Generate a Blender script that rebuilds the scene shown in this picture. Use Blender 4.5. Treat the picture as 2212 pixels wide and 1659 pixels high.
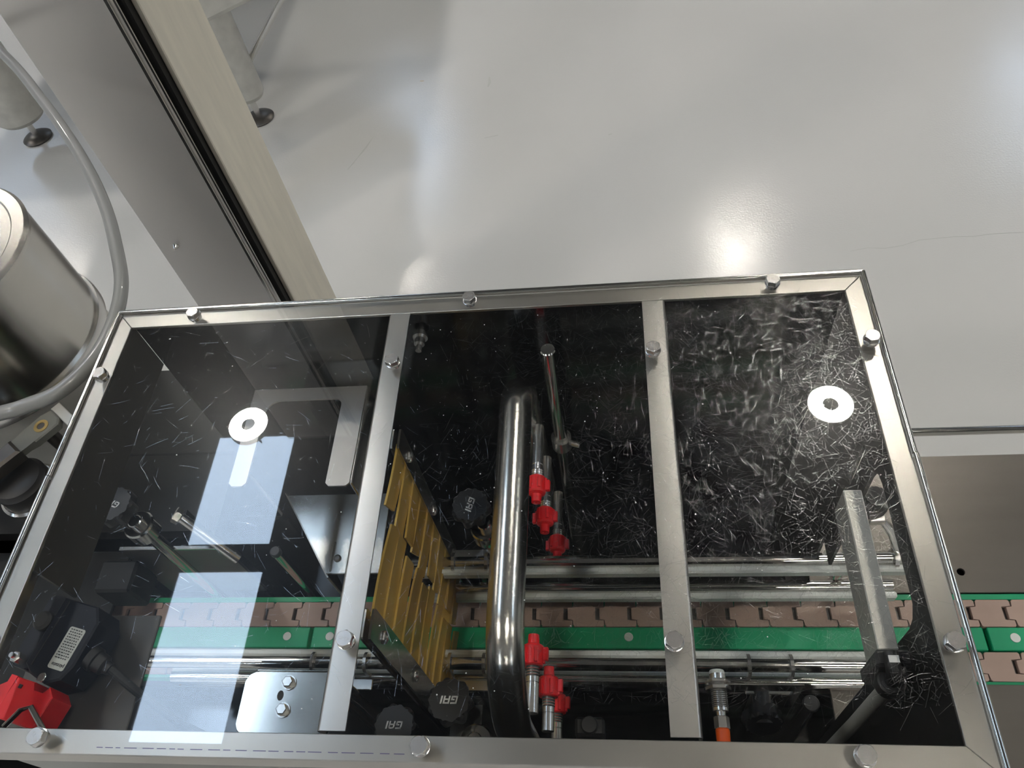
import bpy, bmesh, math, random
from mathutils import Matrix, Vector, Euler
random.seed(7)
for o in list(bpy.data.objects):
    bpy.data.objects.remove(o)
S = bpy.context.scene
C = S.collection
PI = math.pi

# ------------------------------------------------------------------ camera
cam = bpy.data.cameras.new('camera')
cam.sensor_fit = 'HORIZONTAL'
cam.sensor_width = 36.0
cam.lens = 1720.0 / 2212.0 * 36.0
cam.clip_start = 0.02
cam_ob = bpy.data.objects.new('camera', cam)
C.objects.link(cam_ob)
RC = Matrix(((0.99042044, 0.03971971, 0.13224865), (0.04476096, 0.81367256, -0.57959763), (-0.13062855, 0.57996491, 0.80410004)))
cam_ob.matrix_world = Matrix.Translation((0, 0, 1.81)) @ RC.to_4x4()
S.camera = cam_ob

# ------------------------------------------------------------------ world, view
w = bpy.data.worlds.new('world')
S.world = w
w.use_nodes = True
w.node_tree.nodes['Background'].inputs[0].default_value = (0.9, 0.95, 1.0, 1)
w.node_tree.nodes['Background'].inputs[1].default_value = 0.25
S.view_settings.view_transform = 'Standard'
S.view_settings.look = 'None'
S.view_settings.exposure = 0.0
S.view_settings.gamma = 1.0
S.view_settings.use_curve_mapping = False
S.cycles.max_bounces = 7
S.cycles.diffuse_bounces = 2
S.cycles.glossy_bounces = 4
S.cycles.transparent_max_bounces = 14
S.cycles.use_light_tree = False
LAMP = 235.0      # radiance of the high-bay lamp rings
SKY = 10.0         # radiance of the roof lights, real and added

# ------------------------------------------------------------------ materials
MATS = {}
def srgb(r, g, b):
    f = lambda c: c / 12.92 if c <= 0.04045 else ((c + 0.055) / 1.055) ** 2.4
    return (f(r / 255), f(g / 255), f(b / 255), 1)

def mat(name, col, rough=0.5, metal=0.0, var=0.06, vscale=30.0, stretch=(1, 1, 1), bump=0.0, bscale=200.0,
        rvar=0.08, emit=0.0, spec=0.5, coat=0.0, trans=0.0, alpha=1.0):
    m = bpy.data.materials.new(name); m.use_nodes = True
    nt = m.node_tree; N = nt.nodes; L = nt.links
    p = N['Principled BSDF']
    tc = N.new('ShaderNodeTexCoord'); mp = N.new('ShaderNodeMapping')
    mp.inputs['Scale'].default_value = stretch
    L.new(tc.outputs['Object'], mp.inputs['Vector'])
    nz = N.new('ShaderNodeTexNoise'); nz.inputs['Scale'].default_value = vscale; nz.inputs['Detail'].default_value = 6
    L.new(mp.outputs[0], nz.inputs['Vector'])
    mix = N.new('ShaderNodeMix'); mix.data_type = 'RGBA'
    c = col if len(col) == 4 else (*col, 1)
    mix.inputs[6].default_value = tuple(max(0, x * (1 - var * 2)) for x in c[:3]) + (1,)
    mix.inputs[7].default_value = tuple(min(1, x * (1 + var * 2)) for x in c[:3]) + (1,)
    L.new(nz.outputs[0], mix.inputs[0]); L.new(mix.outputs[2], p.inputs['Base Color'])
    mr = N.new('ShaderNodeMapRange')
    mr.inputs[3].default_value = max(0.02, rough - rvar); mr.inputs[4].default_value = min(1, rough + rvar)
    L.new(nz.outputs[0], mr.inputs[0]); L.new(mr.outputs[0], p.inputs['Roughness'])
    p.inputs['Metallic'].default_value = metal
    p.inputs['Specular IOR Level'].default_value = spec
    p.inputs['Coat Weight'].default_value = coat
    p.inputs['Transmission Weight'].default_value = trans
    p.inputs['Alpha'].default_value = alpha
    if emit:
        p.inputs['Emission Color'].default_value = c
        p.inputs['Emission Strength'].default_value = emit
    if bump:
        n2 = N.new('ShaderNodeTexNoise'); n2.inputs['Scale'].default_value = bscale; n2.inputs['Detail'].default_value = 3
        L.new(mp.outputs[0], n2.inputs['Vector'])
        b = N.new('ShaderNodeBump'); b.inputs['Strength'].default_value = bump; b.inputs['Distance'].default_value = 0.002
        L.new(n2.outputs[0], b.inputs['Height']); L.new(b.outputs[0], p.inputs['Normal'])
    MATS[name] = m
    return m

mat('frame_steel', (0.575, 0.545, 0.505), 0.31, 0.95, 0.11, 9, (1, 1, 1), 0.0, 500, 0.07)
mat('bar_steel', (0.545, 0.525, 0.50), 0.34, 0.95, 0.10, 12, (2, 1, 1), 0.0, 500, 0.07)
mat('bolt_steel', (0.78, 0.76, 0.73), 0.24, 0.93, 0.01, 15, rvar=0.01)
mat('polished_steel', (0.70, 0.68, 0.64), 0.15, 1.0, 0.03, 20, rvar=0.04)
mat('satin_steel', (0.70, 0.68, 0.64), 0.24, 1.0, 0.03, 20, rvar=0.05)
mat('sheet_steel', (0.62, 0.60, 0.56), 0.24, 1.0, 0.08, 12, (1, 1, 1), rvar=0.07)
mat('bed_steel', (0.165, 0.152, 0.135), 0.34, 0.8, 0.12, 6, (0.6, 3, 1), 0.03, 300, 0.08)
mat('column_steel', (0.78, 0.745, 0.71), 0.33, 0.72, 0.03, 2, (3, 3, 0.8), rvar=0.02)
mat('column_side', (0.80, 0.745, 0.63), 0.45, 0.60, 0.08, 8, (5, 5, 0.8), 0.05, 120)  # warm reflection on the stainless side put into its beige base colour
mat('dull_steel', (0.66, 0.645, 0.60), 0.42, 0.6, 0.12, 20)
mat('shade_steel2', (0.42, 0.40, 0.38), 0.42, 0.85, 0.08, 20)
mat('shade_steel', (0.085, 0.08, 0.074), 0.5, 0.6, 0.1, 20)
mat('dark_steel', (0.16, 0.15, 0.14), 0.35, 0.9, 0.1, 20)
mat('black_wall', (0.005, 0.005, 0.005), 0.14, 0.0, 0.3, 10, rvar=0.06, spec=0.45)
mat('black_plate', (0.006, 0.0058, 0.0055), 0.5, 0.0, 0.3, 16, rvar=0.08, spec=0.3)
mat('black_plastic', (0.016, 0.016, 0.017), 0.45, 0.0, 0.2, 60)
mat('black_rubber', (0.03, 0.03, 0.03), 0.7, 0.0, 0.2, 80)
mat('dark_blue_plastic', (0.008, 0.010, 0.017), 0.55, 0.0, 0.2, 60, spec=0.3)
mat('red_plastic', srgb(222, 22, 30), 0.38, 0.0, 0.04, 60)
mat('orange_plastic', srgb(232, 88, 16), 0.4, 0.0, 0.05, 60)
mat('white_plastic', srgb(208, 212, 208), 0.42, 0.0, 0.03, 30)
mat('letter_white', (0.75, 0.75, 0.75), 0.5, 0.0, 0.02)
mat('label_grey', srgb(176, 178, 172), 0.5, 0.0, 0.05, 90)
mat('label_ink', srgb(60, 62, 62), 0.6, 0.0, 0.05)
mat('chain_plastic', srgb(166, 142, 130), 0.42, 0.0, 0.06, 40, rvar=0.06)
mat('green_plastic', srgb(18, 152, 104), 0.38, 0.0, 0.05, 20)
mat('hose_grey', srgb(138, 138, 136), 0.28, 0.0, 0.01, 20, coat=0.3, rvar=0.01)
mat('grey_tube', srgb(176, 176, 170), 0.4, 0.0, 0.04, 20)
mat('lever_grey', srgb(112, 112, 106), 0.45, 0.0, 0.06, 60)
mat('brass', srgb(196, 168, 110), 0.35, 0.7, 0.06, 60)
mat('wall_paint', (0.74, 0.74, 0.72), 0.7, 0.0, 0.03, 2)
mat('ceiling_paint', (0.09, 0.09, 0.095), 0.8, 0.0, 0.1, 2)
mat('mark_grey', (0.47, 0.47, 0.44), 0.4)
mat('mark_tan', (0.55, 0.44, 0.30), 0.4)
mat('pen_purple', srgb(98, 88, 128), 0.6)
mat('lamp_housing', (0.05, 0.05, 0.05), 0.5)
mat('lamp_glow', (1.0, 0.95, 0.86), 0.5, emit=LAMP, var=0.0)
mat('sky_glow', (0.60, 0.77, 1.0), 0.5, emit=SKY, var=0.0)

def floor_mat():
    m = mat('floor_epoxy', (0.605, 0.595, 0.575), 0.16, 0.0, 0.03, 1.3, rvar=0.05, spec=0.5)
    nt = m.node_tree; N = nt.nodes; L = nt.links; p = N['Principled BSDF']
    tc = N.new('ShaderNodeTexCoord')
    # large soft tone shifts + faint scuffs
    n = N.new('ShaderNodeTexNoise'); n.inputs['Scale'].default_value = 3.0; n.inputs['Detail'].default_value = 8
    L.new(tc.outputs['Object'], n.inputs['Vector'])
    r = N.new('ShaderNodeValToRGB'); r.color_ramp.elements[0].position = 0.70; r.color_ramp.elements[1].position = 0.80
    L.new(n.outputs[0], r.inputs[0])
    mx = N.new('ShaderNodeMix'); mx.data_type = 'RGBA'; mx.inputs[7].default_value = (0.40, 0.40, 0.36, 1)
    src = p.inputs['Base Color'].links[0].from_socket
    ml = N.new('ShaderNodeMath'); ml.operation = 'MULTIPLY'; ml.inputs[1].default_value = 0.35
    L.new(r.outputs[0], ml.inputs[0]); L.new(ml.outputs[0], mx.inputs[0]); L.new(src, mx.inputs[6]); L.new(mx.outputs[2], p.inputs['Base Color'])
    # rough patches of fine relief that sparkle under the lamps
    v = N.new('ShaderNodeTexNoise'); v.inputs['Scale'].default_value = 160.0; v.inputs['Detail'].default_value = 2
    L.new(tc.outputs['Object'], v.inputs['Vector'])
    n3 = N.new('ShaderNodeTexNoise'); n3.inputs['Scale'].default_value = 2.2
    L.new(tc.outputs['Object'], n3.inputs['Vector'])
    mm = N.new('ShaderNodeMath'); mm.operation = 'MULTIPLY'
    L.new(v.outputs[0], mm.inputs[0]); L.new(n3.outputs[0], mm.inputs[1])
    b = N.new('ShaderNodeBump'); b.inputs['Strength'].default_value = 0.16; b.inputs['Distance'].default_value = 0.004
    L.new(mm.outputs[0], b.inputs['Height']); L.new(b.outputs[0], p.inputs['Normal'])
floor_mat()

def panel_mat():
    m = bpy.data.materials.new('clear_panel'); m.use_nodes = True
    nt = m.node_tree; N = nt.nodes; L = nt.links
    N.remove(N['Principled BSDF'])
    out = N['Material Output']
    tr = N.new('ShaderNodeBsdfTransparent'); tr.inputs[0].default_value = (0.97, 0.975, 0.97, 1)
    gl = N.new('ShaderNodeBsdfGlossy'); gl.inputs['Roughness'].default_value = 0.010
    hz = N.new('ShaderNodeBsdfGlossy'); hz.inputs['Roughness'].default_value = 0.24; hz.inputs[0].default_value = (0.9, 0.9, 0.9, 1)
    fr = N.new('ShaderNodeFresnel'); fr.inputs[0].default_value = 1.5
    m1 = N.new('ShaderNodeMixShader'); L.new(fr.outputs[0], m1.inputs[0]); L.new(tr.outputs[0], m1.inputs[1]); L.new(gl.outputs[0], m1.inputs[2])
    # a parallel slab: both faces reflect as air-to-plastic (no total reflection inside)
    ge = N.new('ShaderNodeNewGeometry'); io = N.new('ShaderNodeMapRange'); io.inputs[3].default_value = 1.5; io.inputs[4].default_value = 1 / 1.5
    L.new(ge.outputs['Backfacing'], io.inputs[0]); L.new(io.outputs[0], fr.inputs[0])
    m2 = N.new('ShaderNodeMixShader'); m2.inputs[0].default_value = 0.0045; L.new(m1.outputs[0], m2.inputs[1]); L.new(hz.outputs[0], m2.inputs[2])
    L.new(m2.outputs[0], out.inputs[0])
    MATS['clear_panel'] = m
    m = bpy.data.materials.new('scratch'); m.use_nodes = True
    nt = m.node_tree; N = nt.nodes; L = nt.links
    N.remove(N['Principled BSDF'])
    tr = N.new('ShaderNodeBsdfTransparent'); gl = N.new('ShaderNodeBsdfGlossy'); gl.inputs['Roughness'].default_value = 0.20
    mx = N.new('ShaderNodeMixShader'); mx.inputs[0].default_value = 0.45
    L.new(tr.outputs[0], mx.inputs[1]); L.new(gl.outputs[0], mx.inputs[2]); L.new(mx.outputs[0], N['Material Output'].inputs[0])
    MATS['scratch'] = m
panel_mat()

def flap_mat():
    m = bpy.data.materials.new('yellow_film'); m.use_nodes = True
    nt = m.node_tree; N = nt.nodes; L = nt.links
    p = N['Principled BSDF']; out = N['Material Output']
    tc = N.new('ShaderNodeTexCoord'); nz = N.new('ShaderNodeTexNoise'); nz.inputs['Scale'].default_value = 25
    L.new(tc.outputs['Object'], nz.inputs['Vector'])
    mx = N.new('ShaderNodeMix'); mx.data_type = 'RGBA'; mx.inputs[6].default_value = srgb(204, 166, 74); mx.inputs[7].default_value = srgb(232, 204, 124)
    L.new(nz.outputs[0], mx.inputs[0]); L.new(mx.outputs[2], p.inputs['Base Color'])
    p.inputs['Roughness'].default_value = 0.25
    tr = N.new('ShaderNodeBsdfTransparent'); tr.inputs[0].default_value = srgb(226, 200, 120)
    ms = N.new('ShaderNodeMixShader'); ms.inputs[0].default_value = 0.55
    L.new(tr.outputs[0], ms.inputs[1]); L.new(p.outputs[0], ms.inputs[2]); L.new(ms.outputs[0], out.inputs[0])
    MATS['yellow_film'] = m
flap_mat()

# ------------------------------------------------------------------ mesh helpers
class MB:
    def __init__(s): s.v = []; s.f = []
    def add(s, vs, fs):
        n = len(s.v); s.v += [Vector(v) for v in vs]; s.f += [[i + n for i in f] for f in fs]; return s
    def box(s, a, b, bev=0.0, M=None):
        a = Vector(a); b = Vector(b); bm = bmesh.new(); bmesh.ops.create_cube(bm, size=1.0)
        c = (a + b) / 2; d = b - a
        for v in bm.verts: v.co = Vector((v.co.x * abs(d.x) + c.x, v.co.y * abs(d.y) + c.y, v.co.z * abs(d.z) + c.z))
        if bev: bmesh.ops.bevel(bm, geom=bm.edges[:] , offset=bev, segments=1, affect='EDGES')
        s._take(bm, M); return s
    def _take(s, bm, M=None):
        bm.verts.index_update()
        vs = [(M @ v.co) if M else v.co.copy() for v in bm.verts]
        s.add(vs, [[v.index for v in f.verts] for f in bm.faces]); bm.free()
    def ring(s, p0, p1, prof, seg=24, cap=True):
        """lathe: prof = [(t, r)] with t in metres along p0->p1"""
        p0 = Vector(p0); ax = (Vector(p1) - p0).normalized()
        u = ax.orthogonal().normalized(); w_ = ax.cross(u)
        n0 = len(s.v)
        for t, r in prof:
            for k in range(seg):
                a = 2 * PI * k / seg; s.v.append(p0 + ax * t + (u * math.cos(a) + w_ * math.sin(a)) * r)
        for i in range(len(prof) - 1):
            for k in range(seg):
                a = n0 + i * seg + k; b = n0 + i * seg + (k + 1) % seg
                s.f.append([a, b, b + seg, a + seg])
        if cap:
            s.f.append([n0 + k for k in range(seg)][::-1]); m = n0 + (len(prof) - 1) * seg; s.f.append([m + k for k in range(seg)])
        return s
    def cyl(s, p0, p1, r, seg=24, ch=0.0):
        l = (Vector(p1) - Vector(p0)).length
        pr = [(0, r - ch), (ch, r), (l - ch, r), (l, r - ch)] if ch else [(0, r), (l, r)]
        return s.ring(p0, p1, pr, seg)
    def tube(s, pts, r, seg=16, cap=True):
        pts = [Vector(p) for p in pts]; n0 = len(s.v); u = None
        for i, p in enumerate(pts):
            t = (pts[min(i + 1, len(pts) - 1)] - pts[max(i - 1, 0)]).normalized()
            if u is None: u = t.orthogonal().normalized()
            u = (u - t * u.dot(t)).normalized(); w_ = t.cross(u)
            for k in range(seg):
                a = 2 * PI * k / seg; s.v.append(p + (u * math.cos(a) + w_ * math.sin(a)) * r)
        for i in range(len(pts) - 1):
            for k in range(seg):
                a = n0 + i * seg + k; b = n0 + i * seg + (k + 1) % seg
                s.f.append([a, b, b + seg, a + seg])
        if cap:
            s.f.append([n0 + k for k in range(seg)][::-1]); m = n0 + (len(pts) - 1) * seg; s.f.append([m + k for k in range(seg)])
        return s
    def prism(s, poly, z0, z1, M=None, bev=0.0):
        """poly in xy (CCW), extruded z0..z1, then M"""
        n = len(poly); bm = bmesh.new()
        lo = [bm.verts.new((x, y, z0)) for x, y in poly]; hi = [bm.verts.new((x, y, z1)) for x, y in poly]
        bm.faces.new(lo[::-1]); top = bm.faces.new(hi)
        for i in range(n): bm.faces.new([lo[i], lo[(i + 1) % n], hi[(i + 1) % n], hi[i]])
        if bev: bmesh.ops.bevel(bm, geom=list(top.edges), offset=bev, segments=1, affect='EDGES')
        s._take(bm, M); return s

ORG = {}
def finish(name, mb, mt, parent=None, org=(0, 0, 0), ang=24):
    me = bpy.data.meshes.new(name)
    me.from_pydata([v - Vector(org) for v in mb.v], [], mb.f); me.update()
    bm = bmesh.new(); bm.from_mesh(me); bmesh.ops.recalc_face_normals(bm, faces=bm.faces[:]); bm.to_mesh(me); bm.free()
    for p in me.polygons: p.use_smooth = True
    me.set_sharp_from_angle(angle=math.radians(ang))
    me.materials.append(MATS[mt])
    o = bpy.data.objects.new(name, me); C.objects.link(o)
    if parent: o.parent = parent
    return o

def thing(name, label, cat, org=(0, 0, 0), group=None):
    o = bpy.data.objects.new(name, None); C.objects.link(o); o.location = org
    o.empty_display_size = 0.02
    o['label'] = label; o['category'] = cat
    if group: o['group'] = group
    ORG[o.name] = Vector(org)
    return o
def part(root, name, mb, mt, sub=None, ang=24):
    """mb in world coordinates; root = the thing, sub = the part it hangs under"""
    return finish(name, mb, mt, sub or root, ORG[root.name], ang)
def solo(name, mb, mt, label, cat, org=(0, 0, 0), group=None, ang=24):
    o = finish(name, mb, mt, None, org, ang); o.location = org; o['label'] = label; o['category'] = cat
    if group: o['group'] = group
    return o
def struct(name, mb, mt):
    o = finish(name, mb, mt); o['kind'] = 'structure'; return o
def copy_tree(o, parent=None):
    c = o.copy(); C.objects.link(c); c.parent = parent
    for ch in list(o.children): copy_tree(ch, c)
    return c
def text_mb(txt, size, M, depth=0.0004, font_shear=0.0):
    cu = bpy.data.curves.new('t', 'FONT'); cu.body = txt; cu.size = size; cu.extrude = depth / 2; cu.align_x = 'CENTER'; cu.align_y = 'CENTER'; cu.shear = font_shear; cu.resolution_u = 2
    ob = bpy.data.objects.new('t', cu); C.objects.link(ob)
    dg = bpy.context.evaluated_depsgraph_get(); me = bpy.data.meshes.new_from_object(ob.evaluated_get(dg))
    mb = MB().add([M @ v.co for v in me.vertices], [list(p.vertices) for p in me.polygons])
    bpy.data.objects.remove(ob); bpy.data.curves.remove(cu); bpy.data.meshes.remove(me)
    return mb
def catmull(pts, n=8):
    P = [Vector(p) for p in pts]; out = []
    for i in range(len(P) - 1):
        a = P[max(i - 1, 0)]; b = P[i]; c = P[i + 1]; d = P[min(i + 2, len(P) - 1)]
        for k in range(n):
            t = k / n
            out.append(0.5 * ((2 * b) + (c - a) * t + (2 * a - 5 * b + 4 * c - d) * t * t + (3 * b - a - 3 * c + d) * t ** 3))
    out.append(P[-1]); return out
def arc_path(pts, rad, n=8):
    """polyline with rounded corners"""
    P = [Vector(p) for p in pts]; out = [P[0]]
    for i in range(1, len(P) - 1):
        a = (P[i - 1] - P[i]).normalized(); b = (P[i + 1] - P[i]).normalized()
        ang = a.angle(b); d = rad / math.tan(ang / 2)
        s_ = P[i] + a * d; e = P[i] + b * d; cen = P[i] + (a + b).normalized() * (rad / math.sin(ang / 2))
        v0 = s_ - cen; v1 = e - cen; th = v0.angle(v1); axx = v0.cross(v1).normalized()
        for k in range(n + 1): out.append(cen + Matrix.Rotation(th * k / n, 3, axx) @ v0)
    out.append(P[-1]); return out
def rrect(x0, y0, x1, y1, r, n=5):
    out = []
    for cx, cy, a0 in ((x1 - r, y0 + r, -90), (x1 - r, y1 - r, 0), (x0 + r, y1 - r, 90), (x0 + r, y0 + r, 180)):
        for k in range(n + 1):
            a = math.radians(a0 + 90 * k / n); out.append((cx + r * math.cos(a), cy + r * math.sin(a)))
    return out
def hexagon(af): return [(af / math.sqrt(3) * math.cos(PI / 3 * k), af / math.sqrt(3) * math.sin(PI / 3 * k)) for k in range(6)]
def T(x, y, z): return Matrix.Translation((x, y, z))
def RZ(a): return Matrix.Rotation(a, 4, 'Z')
def frame(o, xdir, ydir):
    """matrix with local x,y along given dirs"""
    x = Vector(xdir).normalized(); y = Vector(ydir); y = (y - x * y.dot(x)).normalized(); z = x.cross(y)
    return Matrix(((x.x, y.x, z.x, o[0]), (x.y, y.y, z.y, o[1]), (x.z, y.z, z.z, o[2]), (0, 0, 0, 1)))

# ================================================================== HALL
HX0, HX1, HY0, HY1, HZ = -13.0, 12.0, -9.0, 17.0, 6.6
struct('floor', MB().box((HX0, HY0, -0.1), (HX1, HY1, 0)), 'floor_epoxy')
struct('ceiling', MB().box((HX0, HY0, HZ), (HX1, HY1, HZ + 0.2)), 'ceiling_paint')
struct('wall_left', MB().box((HX0 - 0.2, HY0, 0), (HX0, HY1, HZ)), 'wall_paint')
struct('wall_right', MB().box((HX1, HY0, 0), (HX1 + 0.2, HY1, HZ)), 'wall_paint')
struct('wall_front', MB().box((HX0, HY0 - 0.2, 0), (HX1, HY0, HZ)), 'wall_paint')
struct('wall_back', MB().box((HX0, HY1, 0), (HX1, HY1 + 0.2, HZ)), 'wall_paint')
# hairline crack and small marks on the epoxy
fl_ = bpy.data.objects['floor']
def mark(name, pts, wd, mt):
    mb = MB()
    for i, (x, y) in enumerate(pts):
        x2, y2 = pts[min(i + 1, len(pts) - 1)]; x1, y1 = pts[max(i - 1, 0)]
        d = Vector((x2 - x1, y2 - y1, 0)).normalized(); n = Vector((-d.y, d.x, 0)) * wd * (0.4 if i in (0, len(pts) - 1) else 1)
        for q in (1, -1): mb.v += [Vector((x, y, 0.0004)) + n * q, Vector((x, y, -0.001)) + n * q]
    for i in range(len(pts) - 1):
        a = i * 4; b = a + 4
        mb.f += [[a, b, b + 2, a + 2], [a, a + 1, b + 1, b], [a + 2, b + 2, b + 3, a + 3], [a + 1, a + 3, b + 3, b + 1]]
    m = len(pts) * 4 - 4
    mb.f += [[0, 2, 3, 1], [m, m + 1, m + 3, m + 2]]
    return finish(name, mb, mt, fl_)
rk = random.Random(2)
mark('crack', [(0.70 + 0.05 * k, 1.735 + 0.010 * k - 0.0006 * k * k + rk.uniform(-0.008, 0.008)) for k in range(11)], 0.0007, 'mark_grey')
mark('scuff', [(-0.737, 2.815), (-0.722, 2.813)], 0.007, 'mark_tan')
mark('scuff', [(-0.455, 2.80), (-0.452, 2.765), (-0.457, 2.735)], 0.006, 'mark_grey')
mark('scuff', [(-0.45, 2.42), (-0.40, 2.43)], 0.004, 'mark_grey')
mark('scuff', [(0.0, 2.38), (0.012, 2.385)], 0.006, 'mark_grey')
mark('scuff', [(-0.95, 2.30), (-0.90, 2.42), (-0.88, 2.48)], 0.003, 'mark_grey')
# roof lights: framed pane pairs; first one mirrored in the panel, others added for light
n_ = 1
for x0 in (-3.5, -10.5, 6.0):
    for y0 in (1.07, -6.5, 9.5):
        for (a, b) in ((0, 1.25), (1.48, 2.50)):
            o = struct('window_%d' % n_, MB().box((x0, y0 + a, HZ - 0.30), (x0 + 0.70, y0 + b, HZ - 0.28)), 'sky_glow')
            fr = MB()
            fr.box((x0 - 0.05, y0 + a - 0.05, HZ - 0.32), (x0, y0 + b + 0.05, HZ)).box((x0 + 0.70, y0 + a - 0.05, HZ - 0.32), (x0 + 0.75, y0 + b + 0.05, HZ))
            fr.box((x0, y0 + a - 0.05, HZ - 0.32), (x0 + 0.70, y0 + a, HZ)).box((x0, y0 + b, HZ - 0.32), (x0 + 0.70, y0 + b + 0.05, HZ))
            finish('window_frame', fr, 'ceiling_paint', o)
            n_ += 1
# high-bay lamps
def high_bay(x, y):
    t = thing('high_bay_lamp', 'round black high-bay lamp with a glowing ring hanging from the dark ceiling', 'lamp', (x, y, 6.0), 'high-bay lamps under the ceiling')
    hs = part(t, 'housing', MB().ring((x, y, 6.005), (x, y, 6.3), [(0, 0.175), (0.05, 0.175), (0.07, 0.12), (0.16, 0.08), (0.17, 0.02)], 32), 'lamp_housing')
    rg = MB(); seg = 24
    for r in (0.165, 0.06):
        for k in range(seg): rg.v.append(Vector((x + r * math.cos(2 * PI * k / seg), y + r * math.sin(2 * PI * k / seg), 6.002)))
    for k in range(seg): rg.f.append([k, (k + 1) % seg, seg + (k + 1) % seg, seg + k])
    part(t, 'light_ring', rg, 'lamp_glow')
    part(t, 'suspension_rod', MB().cyl((x, y, 6.17), (x, y, HZ), 0.008, 8), 'lamp_housing')
    return t
lamp0 = high_bay(-3.10, 3.51)
for i in range(-1, 3):
    for j in range(-2, 2):
        if (i, j) in ((0, 0), (2, 1)): continue
        c_ = copy_tree(lamp0); c_.location = (-3.10 + 4.7 * i, 3.51 + 4.1 * j, 6.0)

# ================================================================== MACHINE CABINET
ZT = 1.255                       # underside of the clear panel / top of the cover frame
ZC = 0.88                        # top of the conveyor chain
XI0, XI1, YI0, YI1 = -0.4776, 0.2015, 0.1143, 0.4877   # inner edge of the cover frame
RW = 0.0165                      # frame rail width
cab = thing('machine_cabinet', 'stainless machine cabinet with a black base pan under the clear guard cover', 'machine', (-0.2, 0.3, 0))
part(cab, 'base_pan', MB().box((-1.3, YI0 - 0.012, 0.79), (0.9, YI1 + 0.012, 0.80)), 'black_wall')
part(cab, 'lower_body', MB().box((-1.3, YI0 - 0.012, 0.13), (0.9, YI1 + 0.012, 0.789), 0.004), 'dull_steel')
for x in (-1.2, 0.8):
    for y in (0.16, 0.44):
        fo = part(cab, 'foot', MB().cyl((x, y, 0), (x, y, 0.012), 0.04, 20, 0.003), 'dark_steel')
        part(cab, 'stem', MB().cyl((x, y, 0.012), (x, y, 0.13), 0.01, 12), 'bolt_steel', fo)
bw = thing('back_panel', 'glossy black panel closing the machine below the rear cover rail', 'panel', (-0.138, YI1 + 0.007, 0.80))
part(bw, 'sheet', MB().box((XI0, YI1 + 0.004, 0.80), (XI1 + 0.0003, YI1 + 0.010, ZT - 0.0035)), 'black_wall')
# threaded stud through the rear wall
st = MB().ring((-0.190, YI1 + 0.004, 1.222), (-0.190, 0.4, 1.222), [(0, 0.0045), (0.006, 0.0045), (0.006, 0.0075), (0.008, 0.0075), (0.008, 0.0052), (0.016, 0.0052), (0.016, 0.003), (0.024, 0.003)], 20)
part(bw, 'stud', st, 'bolt_steel')
solo('front_panel', MB().box((XI0, YI0 - 0.010, 0.80), (XI1 + 0.0003, YI0 - 0.004, ZT - 0.0035)), 'black_wall', 'black panel closing the machine below the front cover rail', 'panel', (-0.138, YI0 - 0.007, 0.80))
# right-hand end plate with the bottle opening, in the YZ plane
def yz(poly, x0, x1):
    return MB().prism(poly, 0, x1 - x0, Matrix(((0, 0, 1, x0), (1, 0, 0, 0), (0, 1, 0, 0), (0, 0, 0, 1))))
PX0, PX1 = XI1 + 0.0005, XI1 + 0.0035
ep = [(0.1110, 0.80), (0.203, 0.80), (0.203, 1.205), (0.2065, 1.2165), (0.215, 1.224), (0.312, 1.224), (0.322, 1.2205), (0.328, 1.212), (0.330, 1.200), (0.330, 1.020),
      (0.3535, 1.020), (0.3535, 1.203), (0.3545, 1.206), (0.3585, 1.206), (0.3595, 1.203), (0.3595, 0.80), (0.4977, 0.80), (0.4977, ZT - 0.0035), (0.1110, ZT - 0.0035)]
epo = thing('end_plate', 'black end plate with a tall bottle opening under the cover rail', 'plate', (XI1 + 0.002, 0.3, 0.80))
part(epo, 'plate', yz(ep, PX0, PX1), 'black_plate')
part(epo, 'slot_cover', MB().box((PX0, 0.3535, 1.02), (PX1, 0.3595, 1.145)), 'black_plate')
part(epo, 'gusset', yz([(0.203, 1.06), (0.222, 1.085), (0.222, 1.10), (0.203, 1.125)], PX0, PX1), 'black_plate')
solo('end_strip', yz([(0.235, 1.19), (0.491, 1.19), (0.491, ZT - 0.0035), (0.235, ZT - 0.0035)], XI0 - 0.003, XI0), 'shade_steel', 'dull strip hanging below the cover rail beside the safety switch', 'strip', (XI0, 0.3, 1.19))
lbd = thing('side_bay', 'black deck of the neighbouring bay carrying the round motor housing', 'deck', (-0.9, 0.53, 0.0))
part(lbd, 'deck', MB().box((-1.3, 0.515, 0.945), (XI0 - 0.02, 0.66, 0.965), 0.003).box((-1.3, 0.405, 0.945), (XI0 - 0.02, 0.515, 0.965)), 'black_plate')
part(lbd, 'skirt', MB().box((-1.3, 0.655, 0.0), (XI0 - 0.02, 0.66, 0.945)), 'black_plate')
part(lbd, 'inner_panel', MB().box((-1.3, 0.505, 0.80), (XI0 - 0.02, 0.51, 0.945)), 'black_wall')
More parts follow.
